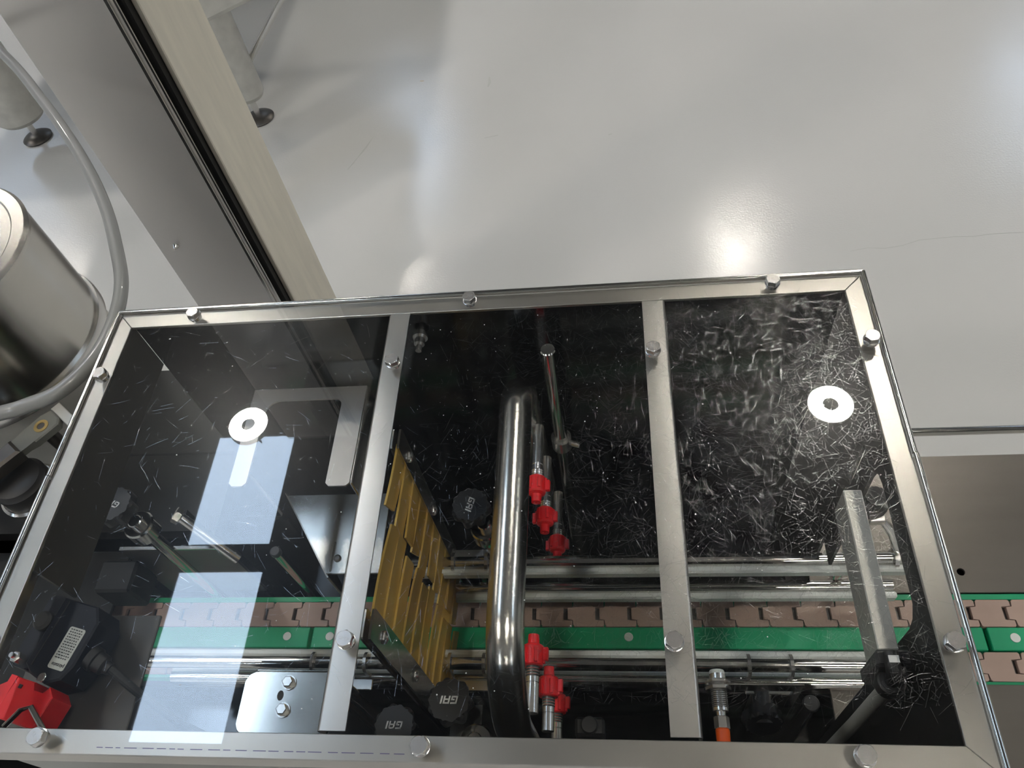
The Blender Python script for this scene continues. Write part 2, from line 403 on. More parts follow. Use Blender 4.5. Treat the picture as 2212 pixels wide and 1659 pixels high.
# conveyor body
con = thing('conveyor_beam', 'dark steel conveyor beam carrying the green guides under the chains', 'beam', (0, 0.3, 0.80))
part(con, 'beam', MB().box((-1.3, 0.262, 0.8005), (1.25, 0.340, 0.862)), 'dark_steel')
for nm_, (ya, yb) in (('flat steel conveyor side plate with a drilled hole, behind the chains', (0.3535, 0.531)), ('flat steel conveyor side plate without a hole, in front of the chains', (0.072, 0.2525))):
    pl = MB()
    rt = thing('side_plate', nm_, 'plate', (0.7, (ya + yb) / 2, 0.80))
    if ya > 0.3:   # with a drilled hole
        cx, cy, r = 0.3816, 0.378, 0.0045
        x0, x1 = XI1 + 0.012, 1.25
        ring = [(cx + r * math.cos(2 * PI * k / 16), cy + r * math.sin(2 * PI * k / 16)) for k in range(16)]
        for zt in (ZC + 0.001, ZC - 0.002):
            base = len(pl.v); pl.v += [Vector((x, y, zt)) for x, y in ring] + [Vector((x0, ya, zt)), Vector((x1, ya, zt)), Vector((x1, yb, zt)), Vector((x0, yb, zt))]
            q = base + 16
            cor = {0: q + 2, 4: q + 3, 8: q + 0, 12: q + 1}
            for s0 in (0, 4, 8, 12):
                for k in range(s0, s0 + 4): pl.f.append([base + k, base + (k + 1) % 16, cor[s0]])
                pl.f.append([base + (s0 + 4) % 16, cor[s0], cor[(s0 + 4) % 16]])
        n = len(pl.v) // 2
        for k in range(16): pl.f.append([k, (k + 1) % 16, n + (k + 1) % 16, n + k])
        for k in range(4): pl.f.append([16 + k, 16 + (k + 1) % 4, n + 16 + (k + 1) % 4, n + 16 + k])
    else:
        pl.box((XI1 + 0.012, ya, ZC - 0.002), (1.25, yb, ZC + 0.001), 0.0006)
    sp = part(rt, 'sheet', pl, 'bed_steel', ang=20)
    ye = yb if ya > 0.3 else ya
    part(rt, 'edge_flange', MB().box((XI1 + 0.012, ye - 0.0015, ZC - 0.06), (1.25, ye + 0.0015, ZC - 0.0022), 0.0007), 'bed_steel')
    part(rt, 'support', MB().box((0.5, ya + 0.03, 0.8005), (0.53, yb - 0.03, ZC - 0.0022)), 'dark_steel')

# ------------------------------------------------------------------ chain and guides
P = 0.0376
def slat_mesh():
    W = 0.0310; c = 0.0078; n_in = 0.0105; n_tab = 0.0066; y1 = W / 2
    x0, x1 = 0.0, P - 0.0013
    r = 0.002
    # centre tab sticks out to the left, notch on the right; outer tabs the other way
    poly = [(x0 + r, -y1), (x1 - 0.0015, -y1), (x1, -y1 + 0.0015), (x1, -c), (x1 - n_in, -c), (x1 - n_in, c), (x1, c), (x1, y1 - 0.0015), (x1 - 0.0015, y1), (x0 + r, y1), (x0, y1 - r),
            (x0, c - 0.0007), (x0 - n_tab, c - 0.0007), (x0 - n_tab, -c + 0.0007), (x0, -c + 0.0007), (x0, -y1 + r)]
    return MB().prism(poly, -0.005, 0.0, None, 0.0005)
sm = None
for ci, (yc, what) in enumerate(((0.3300, 'beside the rear guide rails'), (0.2715, 'beside the front guide rails'))):
    ch = thing('conveyor_chain', 'pinkish-brown plastic slat chain %s' % what, 'chain', (0, yc, ZC))
    off = 0.011 if ci == 0 else 0.004
    k0 = -24
    for k in range(k0, 18):
        if sm is None:
            s_ = finish('slat', slat_mesh(), 'chain_plastic', ch); sm = s_.data
        else:
            s_ = bpy.data.objects.new('slat', sm); C.objects.link(s_); s_.parent = ch
        s_.location = (k * P + off, 0, 0)
gd = thing('chain_guide', 'green plastic chain guide bars lying between and under the two slat chains', 'guide', (0, 0.301, 0.862))
part(gd, 'base_strip', MB().box((-1.0, 0.2525, 0.862), (0.9, 0.3525, 0.8735)), 'green_plastic')
part(gd, 'dark_bed', MB().box((-1.0, 0.3190, 0.8735), (0.9, 0.3410, 0.8742)).box((-1.0, 0.2600, 0.8735), (0.9, 0.2830, 0.8742)), 'dark_steel')  # dark strips added so the gaps between the slats look dark
JX = [-0.93, -0.653, -0.3843, 0.3881, 0.66, 0.9]
PINS = [[-0.85, -0.70], [-0.60, -0.4139], [-0.3596, 0.0002, 0.36], [0.4163, 0.62], [0.70, 0.86]]
for a, b, pins in zip(JX, JX[1:], PINS):
    sg = part(gd, 'guide_segment', MB().box((a + 0.0022, 0.2882, 0.8735), (b - 0.0022, 0.3132, 0.8825), 0.0008), 'green_plastic')
    for px in pins:
        part(gd, 'pin', MB().cyl((px, 0.3015, 0.8826), (px, 0.3015, 0.8834), 0.0052, 20, 0.0003), 'white_plastic' , sg)
for (ya, yb) in ((0.3462, 0.3525), (0.2525, 0.2558)):
    part(gd, 'edge_strip', MB().box((-1.0, ya, 0.8735), (0.9, yb, 0.8785)), 'green_plastic')

tn = thing('chain_tunnel', 'black cover plate over the chains where they run out of the left bay', 'cover', (-0.95, 0.3, 0.80))
part(tn, 'plate', MB().box((-1.3, 0.205, 0.925), (-0.625, 0.395, 0.930), 0.001), 'black_plate')
for y in (0.207, 0.390):
    part(tn, 'side', MB().box((-1.3, y, 0.8005), (-0.66, y + 0.003, 0.925)), 'black_plate')

# ------------------------------------------------------------------ guide rails
def guide_rail(y, z, side, x0, x1, label):
    """side=+1: rail behind the chain (plastic strip on its -Y face)"""
    t = thing('guide_rail', label, 'guide rail', ((x0 + x1) / 2, y, z - 0.01), 'bottle guide rails')
    b = MB().cyl((x0, y, z), (x1, y, z), 0.0068, 20, 0.001)
    part(t, 'rod', b, 'polished_steel')
    ys = y - side * 0.0066
    part(t, 'wear_strip', MB().box((x0 - 0.002, min(ys, ys - side * 0.0078), z - 0.011), (x1 + 0.002, max(ys, ys - side * 0.0078), z + 0.0025), 0.002), 'white_plastic')
    return t
guide_rail(0.3470, 0.994, 1, -0.236, 0.291, 'steel guide rail with white strip behind the chain, upper of the two')
guide_rail(0.3470, 0.920, 1, -0.236, 0.291, 'steel guide rail with white strip behind the chain, lower of the two')
guide_rail(0.2500, 0.9525, -1, -0.545, 0.27, 'steel guide rail with white strip in front of the chain, upper of the two')
guide_rail(0.2500, 0.8900, -1, -0.545, 0.27, 'steel guide rail with white strip in front of the chain, lower of the two')

def hook_pts(y, z, side):
    """outline of a thin J-shaped hook in (Y,Z): wraps over the rod"""
    o_ = []
    R0, R1 = 0.0072, 0.0112
    for k in range(0, 9): a = math.radians(-20 + 200 * k / 8); o_.append((y - side * R1 * math.cos(a) * 1.0, z + R1 * math.sin(a)))
    o_.append((y + side * R1, z - 0.018)); o_.append((y + side * (R1 - 0.004), z - 0.018))
    for k in range(8, -1, -1): a = math.radians(-20 + 200 * k / 8); o_.append((y - side * R0 * math.cos(a), z + R0 * math.sin(a)))
    return o_
def rail_clip(xa, xb, y, z, side, label):
    t = thing('rail_clip', label, 'clip', ((xa + xb) / 2, y, z - 0.02), 'rail clips')
    for x in (xa, xb):
        part(t, 'hook', yz(hook_pts(y, z, side), x - 0.0017, x + 0.0017), 'bolt_steel')
    yo = y + side * 0.012
    part(t, 'clip_plate', MB().box((xa - 0.004, min(yo, yo + side * 0.012), z - 0.0205), (xb + 0.004, max(yo, yo + side * 0.012), z - 0.018), 0.0008), 'bolt_steel')
    part(t, 'clamp_block', MB().box(((xa + xb) / 2 - 0.011, min(yo + side * 0.001, yo + side * 0.010), z - 0.030), ((xa + xb) / 2 + 0.011, max(yo + side * 0.001, yo + side * 0.010), z - 0.0206), 0.001), 'polished_steel')
    xm = (xa + xb) / 2
    part(t, 'post', MB().cyl((xm, yo + side * 0.006, 0.80), (xm, yo + side * 0.006, z - 0.030), 0.005, 14), 'polished_steel')
    return t
rail_clip(-0.1915, -0.154, 0.250, 0.9525, -1, 'bent steel clip hooked over the front guide rail beside the yellow flaps')
rail_clip(0.121, 0.163, 0.250, 0.9525, -1, 'bent steel clip hooked over the front guide rail beside the threaded sensor')
rail_clip(-0.188, -0.151, 0.347, 0.994, 1, 'bent steel clip hooked over the rear guide rail beside the yellow flaps')
rail_clip(-0.345, -0.285, 0.250, 0.9525, -1, 'bent steel clip on the front guide rail beside the bright bolted plate')

# ------------------------------------------------------------------ blow-off arch with nozzles
AX = -0.0975
ar = thing('blow_off_arch', 'polished bent steel tube arching over the chain with red nozzles on both legs', 'pipe', (AX, 0.3, 0.80))
pr_ = arc_path([(AX + 0.004, 0.4600, 0.80), (AX, 0.4600, 1.187), (AX, 0.30, 1.187)], 0.046, 12)
pf_ = arc_path([(AX, 0.30, 1.187), (AX, 0.150, 1.187), (AX + 0.004, 0.150, 0.80)], 0.078, 14)
path = pr_ + pf_[1:]
part(ar, 'pipe', MB().tube(path, 0.0155, 28), 'satin_steel')
def nozzle(yleg, ytip, z, x, s):
    """s=-1: points to -Y"""
    o0 = Vector((x, yleg, z)); L_ = abs(ytip - yleg)
    tip = Vector((x, ytip, z)); d = Vector((0, s, 0))
    tb = part(ar, 'nozzle_tube', MB().ring(o0, tip, [(0, 0.0056), (L_ - 0.042, 0.0056), (L_ - 0.0415, 0.0052), (L_ - 0.041, 0.0052), (L_ - 0.0405, 0.0056), (L_ - 0.036, 0.0056)] +
              [(L_ - 0.036 + 0.0012 * i, 0.0062 if i % 2 else 0.0054) for i in range(1, 9)], 20), 'bolt_steel')
    c0 = tip - d * 0.027
    cap = MB().ring(c0, tip, [(0, 0.0085), (0.0008, 0.0092), (0.016, 0.0092), (0.0175, 0.0085), (0.0185, 0.0065), (0.019, 0.0052), (0.027, 0.0048), (0.027, 0.0022), (0.024, 0.0018)], 24)
    cp = part(ar, 'nozzle_cap', cap, 'red_plastic')
    rb = MB()
    for k in range(6):
        a = 2 * PI * k / 6 + 0.35
        rb.box((-0.0016, 0.0015, 0.0085), (0.0016, 0.0145, 0.0108), 0.0004, T(*c0) @ Matrix.Rotation(a, 4, 'Y') @ (Matrix.Identity(4) if s > 0 else Matrix.Rotation(PI, 4, 'Z')))
    # two larger grip wings
    for a in (0.35 + PI / 3, 0.35 + 4 * PI / 3):
        rb.box((-0.0022, 0.004, 0.009), (0.0022, 0.0155, 0.0135), 0.0005, T(*c0) @ Matrix.Rotation(a, 4, 'Y') @ (Matrix.Identity(4) if s > 0 else Matrix.Rotation(PI, 4, 'Z')))
    part(ar, 'grip_ribs', rb, 'red_plastic', cp)
for yt, z, x in ((0.360, 1.110, -0.0845), (0.358, 1.045, -0.0825), (0.364, 0.962, -0.0765)):
    nozzle(0.448, yt, z, x, -1)
for yt, z, x in ((0.2275, 1.115, -0.0825), (0.2185, 1.050, -0.0750), (0.2195, 0.985, -0.0730)):
    nozzle(0.162, yt, z, x, 1)
# upright post behind the arch with a collar
po = thing('support_post', 'slim upright steel post with a collar standing behind the bent tube arch', 'post', (-0.064, 0.458, 0.80))
part(po, 'tube', MB().cyl((-0.064, 0.458, 0.80), (-0.064, 0.458, 1.228), 0.0075, 20, 0.001), 'polished_steel')
part(po, 'collar', MB().ring((-0.064, 0.458, 1.055), (-0.064, 0.458, 1.10), [(0, 0.0078), (0, 0.011), (0.018, 0.011), (0.018, 0.0078)], 24), 'bolt_steel')
part(po, 'set_screw', MB().cyl((-0.053, 0.455, 1.064), (-0.044, 0.452, 1.064), 0.0035, 12, 0.0005), 'bolt_steel')

# ------------------------------------------------------------------ yellow flaps
def flap_set(yp0, yp1, s, label):
    """plate between yp0..yp1, flaps run towards s (Y direction)"""
    X = -0.2005
    t = thing('flap_holder', label, 'flap curtain', (X, (yp0 + yp1) / 2, 0.80), 'flap curtains')
    for dx, nm in ((-0.0042, 'clamp_plate'), (0.0022, 'clamp_plate')):
        part(t, nm, yz(rrect(yp0, 0.80, yp1, 1.2195, 0.003, 3), X + dx, X + dx + 0.002), 'sheet_steel')
    ym = (yp0 + yp1) / 2
    for z in (1.185, 1.075, 0.965):
        part(t, 'screw', MB().ring((X + 0.0042, ym, z), (X + 0.1, ym, z), [(0, 0.0045), (0.0004, 0.0055), (0.0018, 0.0052), (0.003, 0.0038), (0.0038, 0.0015)], 18), 'bolt_steel')
    ye = yp0 if s < 0 else yp1
    N_ = 10
    for k in range(N_):
        zt = 1.2165 - k * 0.0315
        ln = (0.079 if s > 0 else 0.058) + 0.004 * math.sin(k * 2.3 + s) + (0.006 if k % 4 == 1 and s > 0 else 0)
        bow = 0.0005 * math.sin(k * 1.9 + s * 2) + (0.0012 if s > 0 else -0.0006)
        mb = MB(); n = 6; h = 0.0316; th = 0.0010
        x0 = X
        cut = 0.008 if k % 3 else 0.016
        for i in range(n + 1):
            u = i / n
            for j, (zz, ex) in enumerate(((0, 0), (-h, cut))):
                y = ye - s * 0.006 + s * (ln + 0.006 - (cut - ex if s > 0 else ex) * 0.6) * u
                x = x0 + bow * u * u * 3 + (-0.0002 if j else 0.0016)
                mb.v += [Vector((x - th, y, zt + zz)), Vector((x + th, y, zt + zz))]
        for i in range(n):
            a = i * 4; b = a + 4
            mb.f += [[a, b, b + 1, a + 1], [a + 2, a + 3, b + 3, b + 2], [a, a + 2, b + 2, b], [a + 1, b + 1, b + 3, a + 3]]
        mb.f += [[0, 1, 3, 2], [n * 4, n * 4 + 2, n * 4 + 3, n * 4 + 1]]
        part(t, 'flap', mb, 'yellow_film')
    return t
flap_set(0.3605, 0.3820, -1, 'upright steel clamp with yellow film flaps on the rear wall side of the chain')
flap_set(0.1900, 0.2150, 1, 'upright steel clamp with yellow film flaps on the front wall side of the chain')
# one worn strip hanging loose beyond the flaps
hs = MB(); pts = [(-0.2045, 0.352, 0.962), (-0.2085, 0.335, 0.940), (-0.211, 0.315, 0.921), (-0.2125, 0.302, 0.910), (-0.2145, 0.290, 0.902), (-0.218, 0.272, 0.894)]
for i, p in enumerate(pts):
    wd = 0.0075 if i < 3 else 0.0062; ox = 0.004 if i >= 4 else 0.0
    hs.v += [Vector((p[0] + ox - wd, p[1], p[2])), Vector((p[0] + ox + wd, p[1], p[2])), Vector((p[0] + ox + wd, p[1], p[2] + 0.0012)), Vector((p[0] + ox - wd, p[1], p[2] + 0.0012))]
for i in range(len(pts) - 1):
    a = i * 4; b = a + 4
    for k in range(4): hs.f.append([a + k, a + (k + 1) % 4, b + (k + 1) % 4, b + k])
hs.f += [[0, 3, 2, 1], [len(pts) * 4 - 4 + k for k in range(4)]]
solo('loose_strip', hs, 'yellow_film', 'single torn yellow film strip sagging across the chain past the other flaps', 'strip', (-0.2045, 0.352, 0.962))

# ------------------------------------------------------------------ star knobs with maker's letters
def letters(M, h=0.0072):
    """three square block letters, slightly slanted"""
    s = h / 5.0; sh = Matrix(((1, 0.18, 0, 0), (0, 1, 0, 0), (0, 0, 1, 0), (0, 0, 0, 1)))
    mb = MB()
    rects = [(0, 4, 4.2, 5), (0, 0, 1, 5), (0, 0, 4.2, 1), (3.2, 0, 4.2, 2.7), (1.9, 1.9, 4.2, 2.7),           # G
             (5.0, 0, 6.0, 5), (5.0, 4, 9.2, 5), (8.2, 0, 9.2, 5), (5.0, 1.7, 9.2, 2.6),                          # A
             (10.0, 0, 11.1, 5)]                                                                                # I
    for a, b, c, d in rects:
        mb.box(((a - 5.5) * s, (b - 2.5) * s, 0), ((c - 5.5) * s, (d - 2.5) * s, 0.0003), 0, M @ sh)
    return mb
def star(r, n=7, d=0.10, m=70):
    return [((r * (1 - d + d * math.cos(n * 2 * PI * k / m))) * math.cos(2 * PI * k / m), (r * (1 - d + d * math.cos(n * 2 * PI * k / m))) * math.sin(2 * PI * k / m)) for k in range(m)]
def clamp_knob(x, y, z, rot, clampdir, label, foot=None, tilt=0.0):
    t = thing('clamp_knob', label, 'knob', (x, y, 0.80), 'lettered clamp knobs')
    M = T(x, y, z) @ Matrix.Rotation(tilt, 4, 'X')
    kb = part(t, 'knob', MB().prism(star(0.0215), -0.016, 0, M, 0.0025), 'black_plastic')
    part(t, 'lettering', letters(M @ T(0, 0, 0.0001) @ RZ(rot)), 'letter_white', kb)
    part(t, 'hub', MB().cyl((x, y, z - 0.030), (x, y, z - 0.016), 0.009, 20), 'black_plastic')
    cx, cy = clampdir
    # split eye clamp and post
    part(t, 'clamp', MB().ring((x + cx, y + cy, z - 0.052), (x + cx, y + cy, z), [(0, 0.015), (0.002, 0.0165), (0.020, 0.0165), (0.022, 0.015)], 28).cyl((x, y, z - 0.046), (x, y, z - 0.029), 0.008, 20).box((min(x, x + cx) - 0.004, min(y, y + cy) - 0.004, z - 0.048), (max(x, x + cx) + 0.004, max(y, y + cy) + 0.004, z - 0.034)), 'polished_steel')
    part(t, 'post', MB().cyl((x + cx, y + cy, 0.80), (x + cx, y + cy, z - 0.022), 0.0075, 20, 0.001), 'polished_steel')
    return t
clamp_knob(-0.163, 0.389, 1.052, math.radians(-104), (0.012, -0.012), 'black lobed knob with white block letters on a steel clamp by the rear wall')
clamp_knob(-0.168, 0.188, 1.050, math.radians(180), (0.022, -0.030), 'black lobed knob with white block letters on a steel clamp by the front wall')
clamp_knob(-0.540, 0.370, 1.108, math.radians(160), (0.016, -0.010), 'black lobed knob with white block letters on a steel clamp left of the safety switch')
clamp_knob(-0.232, 0.176, 1.000, math.radians(180), (-0.02, -0.02), 'black lobed knob with white block letters half hidden in front of the flap clamp')

# plain hand knob below the sensor clip
kn = thing('hand_knob', 'plain black lobed hand knob under the sensor clip', 'knob', (0.133, 0.2155, 0.80))
part(kn, 'knob', MB().prism(star(0.020, 6, 0.08), -0.014, 0, frame((0.133, 0.198, 0.925), (1, 0, 0), (0, 0.35, 0.94)), 0.003), 'black_plastic')
part(kn, 'hub', MB().cyl((0.133, 0.200, 0.926), (0.133, 0.232, 0.930), 0.009, 20), 'black_plastic')
part(kn, 'post', MB().cyl((0.133, 0.232, 0.80), (0.133, 0.232, 0.932), 0.007, 16), 'dark_steel')
# upright chrome posts along the front wall
for i, (x, y, zt, lb) in enumerate(((0.1775, 0.214, 0.945, 'chrome upright post beside the black end plate'), (-0.118, 0.150, 0.99, 'chrome upright post inside the front wall beside the arch leg'), (-0.060, 0.135, 0.96, 'short chrome upright post in front of the arch leg'))):
    t = thing('upright_post', lb, 'post', (x, y, 0.80), 'upright posts along the front wall')
    part(t, 'tube', MB().cyl((x, y, 0.80), (x, y, zt), 0.0075, 20, 0.001), 'polished_steel')
    part(t, 'cap', MB().cyl((x, y, zt), (x, y, zt + 0.006), 0.0082, 20, 0.001), 'black_plastic')
# dark pneumatic blocks in the depth of the front bay
for (x, y, z, lb) in ((-0.135, 0.150, 1.00, 'small black valve block on the front bay floor beside the arch leg'), (-0.045, 0.200, 0.90, 'small black valve block behind the arch leg on the floor')):
    t = thing('valve_block', lb, 'valve', (x, y, 0.80), 'valve blocks')
    part(t, 'body', MB().box((x - 0.016, y - 0.010, z - 0.03), (x + 0.016, y + 0.010, z), 0.003), 'black_plastic')
    part(t, 'cap', MB().cyl((x, y, z), (x, y, z + 0.008), 0.009, 20, 0.001), 'black_plastic')
    part(t, 'stand', MB().box((x - 0.008, y - 0.005, 0.80), (x + 0.008, y + 0.005, z - 0.03)), 'dark_steel')

# ------------------------------------------------------------------ proximity sensor
SX, SZ = 0.0835, 1.0
se = thing('proximity_sensor', 'threaded steel proximity sensor with hex nuts and orange connector on the clip plate', 'sensor', (SX, 0.2, SZ))
br = [(0, 0.0075)]
part(se, 'face', MB().ring((SX, 0.2270, SZ), (SX, 0.3, SZ), [(0, 0.0072), (0.003, 0.0072), (0.0038, 0.0066)], 24), 'white_plastic')
part(se, 'barrel', MB().ring((SX, 0.2270, SZ), (SX, 0.0, SZ), [(0, 0.0078), (0.008, 0.0078)] + [(0.008 + 0.0009 * i, 0.0078 if i % 2 else 0.0071) for i in range(1, 26)] + [(0.031, 0.0074), (0.034, 0.0074), (0.034, 0.0046), (0.039, 0.0044)], 24), 'bolt_steel')
def yhex(x, y0, y1, z, af): return MB().prism(hexagon(af), 0, y1 - y0, frame((x, y0, z), (1, 0, 0), (0, 0, -1)), 0.0008)
part(se, 'nut', yhex(SX, 0.2185, 0.2215, SZ, 0.021), 'bolt_steel')
part(se, 'nut', yhex(SX, 0.2125, 0.2160, SZ, 0.021), 'bolt_steel')
part(se, 'mounting_plate', MB().box((SX - 0.012, 0.2161, SZ - 0.016), (0.163, 0.2184, SZ + 0.004), 0.0006).box((0.155, 0.2161, SZ - 0.075), (0.163, 0.2184, SZ - 0.0155)), 'sheet_steel')
part(se, 'coupling_nut', yhex(SX, 0.1775, 0.1885, SZ, 0.0125), 'bolt_steel')
part(se, 'cable_sleeve', MB().ring((SX, 0.1775, SZ), (SX, 0, SZ), [(0, 0.0060), (0.001, 0.0066), (0.030, 0.0060), (0.032, 0.004), (0.045, 0.003)], 20), 'orange_plastic')
# ------------------------------------------------------------------ air bar, elbow fitting and hose at the opening
ab = thing('air_bar', 'flat grey bar across the end opening with black elbow fitting and grey hose', 'bar', (0.19, 0.2, 1.2))
part(ab, 'bar', MB().box((0.1790, 0.190, 1.162), (0.1935, 0.320, 1.199), 0.0008), 'dull_steel')
part(ab, 'end_bracket', MB().box((0.1760, 0.178, 1.150), (0.2010, 0.1900, 1.200), 0.002), 'black_plastic')
part(ab, 'elbow', MB().tube(arc_path([(0.185, 0.186, 1.205), (0.185, 0.172, 1.205), (0.190, 0.172, 1.172)], 0.008, 6), 0.0052, 16), 'black_plastic')
part(ab, 'label', MB().box((0.1815, 0.1775, 1.2098), (0.1885, 0.1825, 1.2106)), 'letter_white')
part(ab, 'release_ring', MB().ring((0.1880, 0.172, 1.185), (0.1895, 0.172, 1.15), [(0, 0.0085), (0.001, 0.0098), (0.014, 0.0098), (0.015, 0.008)], 24), 'black_plastic')
part(ab, 'hose', MB().tube([(0.1890, 0.172, 1.175), (0.1905, 0.1735, 1.05), (0.191, 0.176, 0.92), (0.191, 0.177, 0.801)], 0.0055, 16), 'grey_tube')
# knurled knob with hooked rods outside the end plate
kr = thing('knurled_knob', 'knurled black rubber knob on chrome rods hooked to the guide rail end', 'knob', (0.24, 0.365, ZC))
kx, ky, kz = 0.2365, 0.3640, 1.098
mb = MB(); nn, mm_ = 28, 9
for i in range(mm_ + 1):
    for k in range(nn):
        a = 2 * PI * k / nn; u = i / mm_
        r = 0.0125 * (0.80 + 0.28 * math.sin(PI * min(1, u * 1.05)) ) * (1 + (0.05 if (i + k) % 2 else -0.03))
        mb.v.append(Vector((kx + r * math.cos(a), ky + r * math.sin(a) * 1.0, kz - 0.026 + 0.030 * u)))
for i in range(mm_):
    for k in range(nn): mb.f.append([i * nn + k, i * nn + (k + 1) % nn, (i + 1) * nn + (k + 1) % nn, (i + 1) * nn + k])
mb.f += [[k for k in range(nn)][::-1], [mm_ * nn + k for k in range(nn)]]
part(kr, 'knob', mb, 'black_rubber', ang=10)
part(kr, 'spindle', MB().cyl((kx, ky, ZC), (kx, ky, kz - 0.026), 0.006, 16), 'polished_steel')
part(kr, 'rod', MB().tube([(0.2500, 0.372, 1.05), (0.2660, 0.360, 1.03), (0.2745, 0.350, 1.012)], 0.0042, 14), 'polished_steel')
part(kr, 'cross_arm', MB().box((kx - 0.004, ky - 0.004, 1.046), (0.256, 0.376, 1.054), 0.001), 'sheet_steel')
part(kr, 'hook', yz(hook_pts(0.347, 0.994, 1), 0.2725, 0.2765), 'bolt_steel')

# ------------------------------------------------------------------ safety switch in the front left corner
sw = thing('safety_switch', 'dark safety switch box with printed grey label, red actuator head and cable', 'switch', (-0.455, 0.19, 1.15))
SM = T(-0.4575, 0.190, 1.215) @ RZ(math.radians(-14))
part(sw, 'body', MB().prism([(-0.020, 0.032), (-0.020, -0.024), (-0.011, -0.030), (0.006, -0.034), (0.018, -0.028), (0.0225, -0.016), (0.0225, 0.020), (0.014, 0.032)], -0.034, 0, SM, 0.0015), 'dark_blue_plastic')
part(sw, 'side_lug', MB().prism(rrect(-0.038, -0.028, -0.019, 0.033, 0.004), -0.034, -0.006, SM, 0.001), 'dark_blue_plastic')
part(sw, 'lid_line', MB().box((-0.0135, -0.024, -0.0002), (-0.0128, 0.030, 0.0005), 0, SM), 'black_rubber')
lb = part(sw, 'label', MB().prism(rrect(0.0010, -0.0220, 0.0165, 0.0120, 0.002), 0.0, 0.0004, SM), 'label_grey')
ink = text_mb('pizzato', 0.0042, SM @ T(0.0095, -0.0185, 0.0006) @ RZ(PI))
for i in range(12):
    y = -0.0135 + 0.0021 * i
    random.seed(i)
    x = 0.0030
    while x < 0.0145:
        l = random.uniform(0.0005, 0.0020); ink.box((x, y, 0.0004), (min(x + l, 0.0150), y + 0.0009, 0.0007), 0, SM); x += l + 0.0010
part(sw, 'print', ink, 'label_ink', lb)
random.seed(11)
part(sw, 'plug', MB().cyl(SM @ Vector((-0.0285, 0.010, -0.006)), SM @ Vector((-0.0285, 0.010, 0.001)), 0.008, 24, 0.002), 'black_rubber')
part(sw, 'hex_bolt', MB().prism(hexagon(0.008), -0.006, 0.003, SM @ T(-0.030, -0.022, 0), 0.0008).cyl(SM @ Vector((-0.030, -0.022, 0.003)), SM @ Vector((-0.030, -0.022, 0.007)), 0.0022, 12), 'bolt_steel')
part(sw, 'screw', MB().cyl(SM @ Vector((0.002, -0.0300, -0.002)), SM @ Vector((0.002, -0.0300, 0.0008)), 0.0035, 18, 0.0005).box((-0.0008, -0.0332, 0.0006), (0.0048, -0.0326, 0.0012), 0, SM), 'bolt_steel')
hd = part(sw, 'actuator_head', MB().prism([(-0.024, -0.034), (-0.024, -0.064), (-0.040, -0.064), (-0.040, -0.048), (-0.030, -0.040), (-0.030, -0.034)][::-1], -0.030, -0.006, SM).prism([(-0.022, -0.0345), (-0.024, -0.066), (0.016, -0.066), (0.0175, -0.041), (0.010, -0.0345), (0.008, -0.041), (-0.002, -0.041), (-0.004, -0.0345)][::-1], -0.030, -0.004, SM, 0.0008), 'red_plastic')
part(sw, 'key_slot', MB().box((-0.016, -0.0420, -0.0045), (-0.013, -0.0390, -0.0032), 0, SM), 'black_plastic', hd)
part(sw, 'latch_plate', MB().tube([SM @ Vector((-0.004, -0.070, 0.001)), SM @ Vector((0.004, -0.056, 0.004)), SM @ Vector((0.010, -0.052, 0.003)), SM @ Vector((0.030, -0.066, -0.004))], 0.0022, 10), 'polished_steel', hd)
part(sw, 'cable_gland', MB().ring(SM @ Vector((0.022, -0.004, -0.014)), SM @ Vector((0.06, -0.012, -0.026)), [(0, 0.010), (0.006, 0.010), (0.007, 0.0085), (0.014, 0.0080), (0.016, 0.0055), (0.020, 0.0050)], 20), 'black_plastic')
part(sw, 'cable', MB().tube(catmull([SM @ Vector((0.040, -0.0078, -0.020)), SM @ Vector((0.062, -0.016, -0.036)), SM @ Vector((0.072, -0.022, -0.08)), SM @ Vector((0.074, -0.030, -0.20)), SM @ Vector((0.074, -0.030, -0.41))], 6), 0.0036, 12), 'black_rubber')
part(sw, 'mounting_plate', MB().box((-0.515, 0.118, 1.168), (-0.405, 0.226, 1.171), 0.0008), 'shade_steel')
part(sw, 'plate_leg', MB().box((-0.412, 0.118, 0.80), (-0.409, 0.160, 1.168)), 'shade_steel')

# ------------------------------------------------------------------ bright bolted plate
bp_ = thing('bolted_plate', 'bright polished plate with two hex bolts and an oval hole over the front rail', 'bracket', (-0.295, 0.165, 0.80))
part(bp_, 'plate', MB().prism(rrect(-0.333, 0.1385, -0.250, 0.1895, 0.008), 1.127, 1.130, None, 0.0006), 'polished_steel')
for x, y in ((-0.2927, 0.1806), (-0.2933, 0.1580)):
    bo = part(bp_, 'hex_bolt', MB().prism(hexagon(0.0085), 1.1312, 1.1355, T(x, y, 0) @ RZ(0.3), 0.0006) if False else MB().prism([(x + a, y + b) for a, b in hexagon(0.0085)], 1.1312, 1.1355, None, 0.0006), 'bolt_steel')
    part(bp_, 'washer', MB().cyl((x, y, 1.130), (x, y, 1.1312), 0.0062, 24), 'bolt_steel', bo)
part(bp_, 'oval_hole', MB().prism([(-0.2985 + 0.0028 * math.cos(2 * PI * k / 20), 0.1700 + 0.0042 * math.sin(2 * PI * k / 20)) for k in range(20)], 1.1298, 1.1303), 'black_rubber')
part(bp_, 'flange', MB().box((-0.325, 0.1900, 1.06), (-0.252, 0.1925, 1.130), 0.001), 'polished_steel')
part(bp_, 'post', MB().cyl((-0.318, 0.150, 0.80), (-0.318, 0.150, 1.127), 0.006, 16), 'polished_steel')
part(bp_, 'back_leg', MB().box((-0.285, 0.1925, 0.80), (-0.280, 0.1975, 1.10)), 'dark_steel')

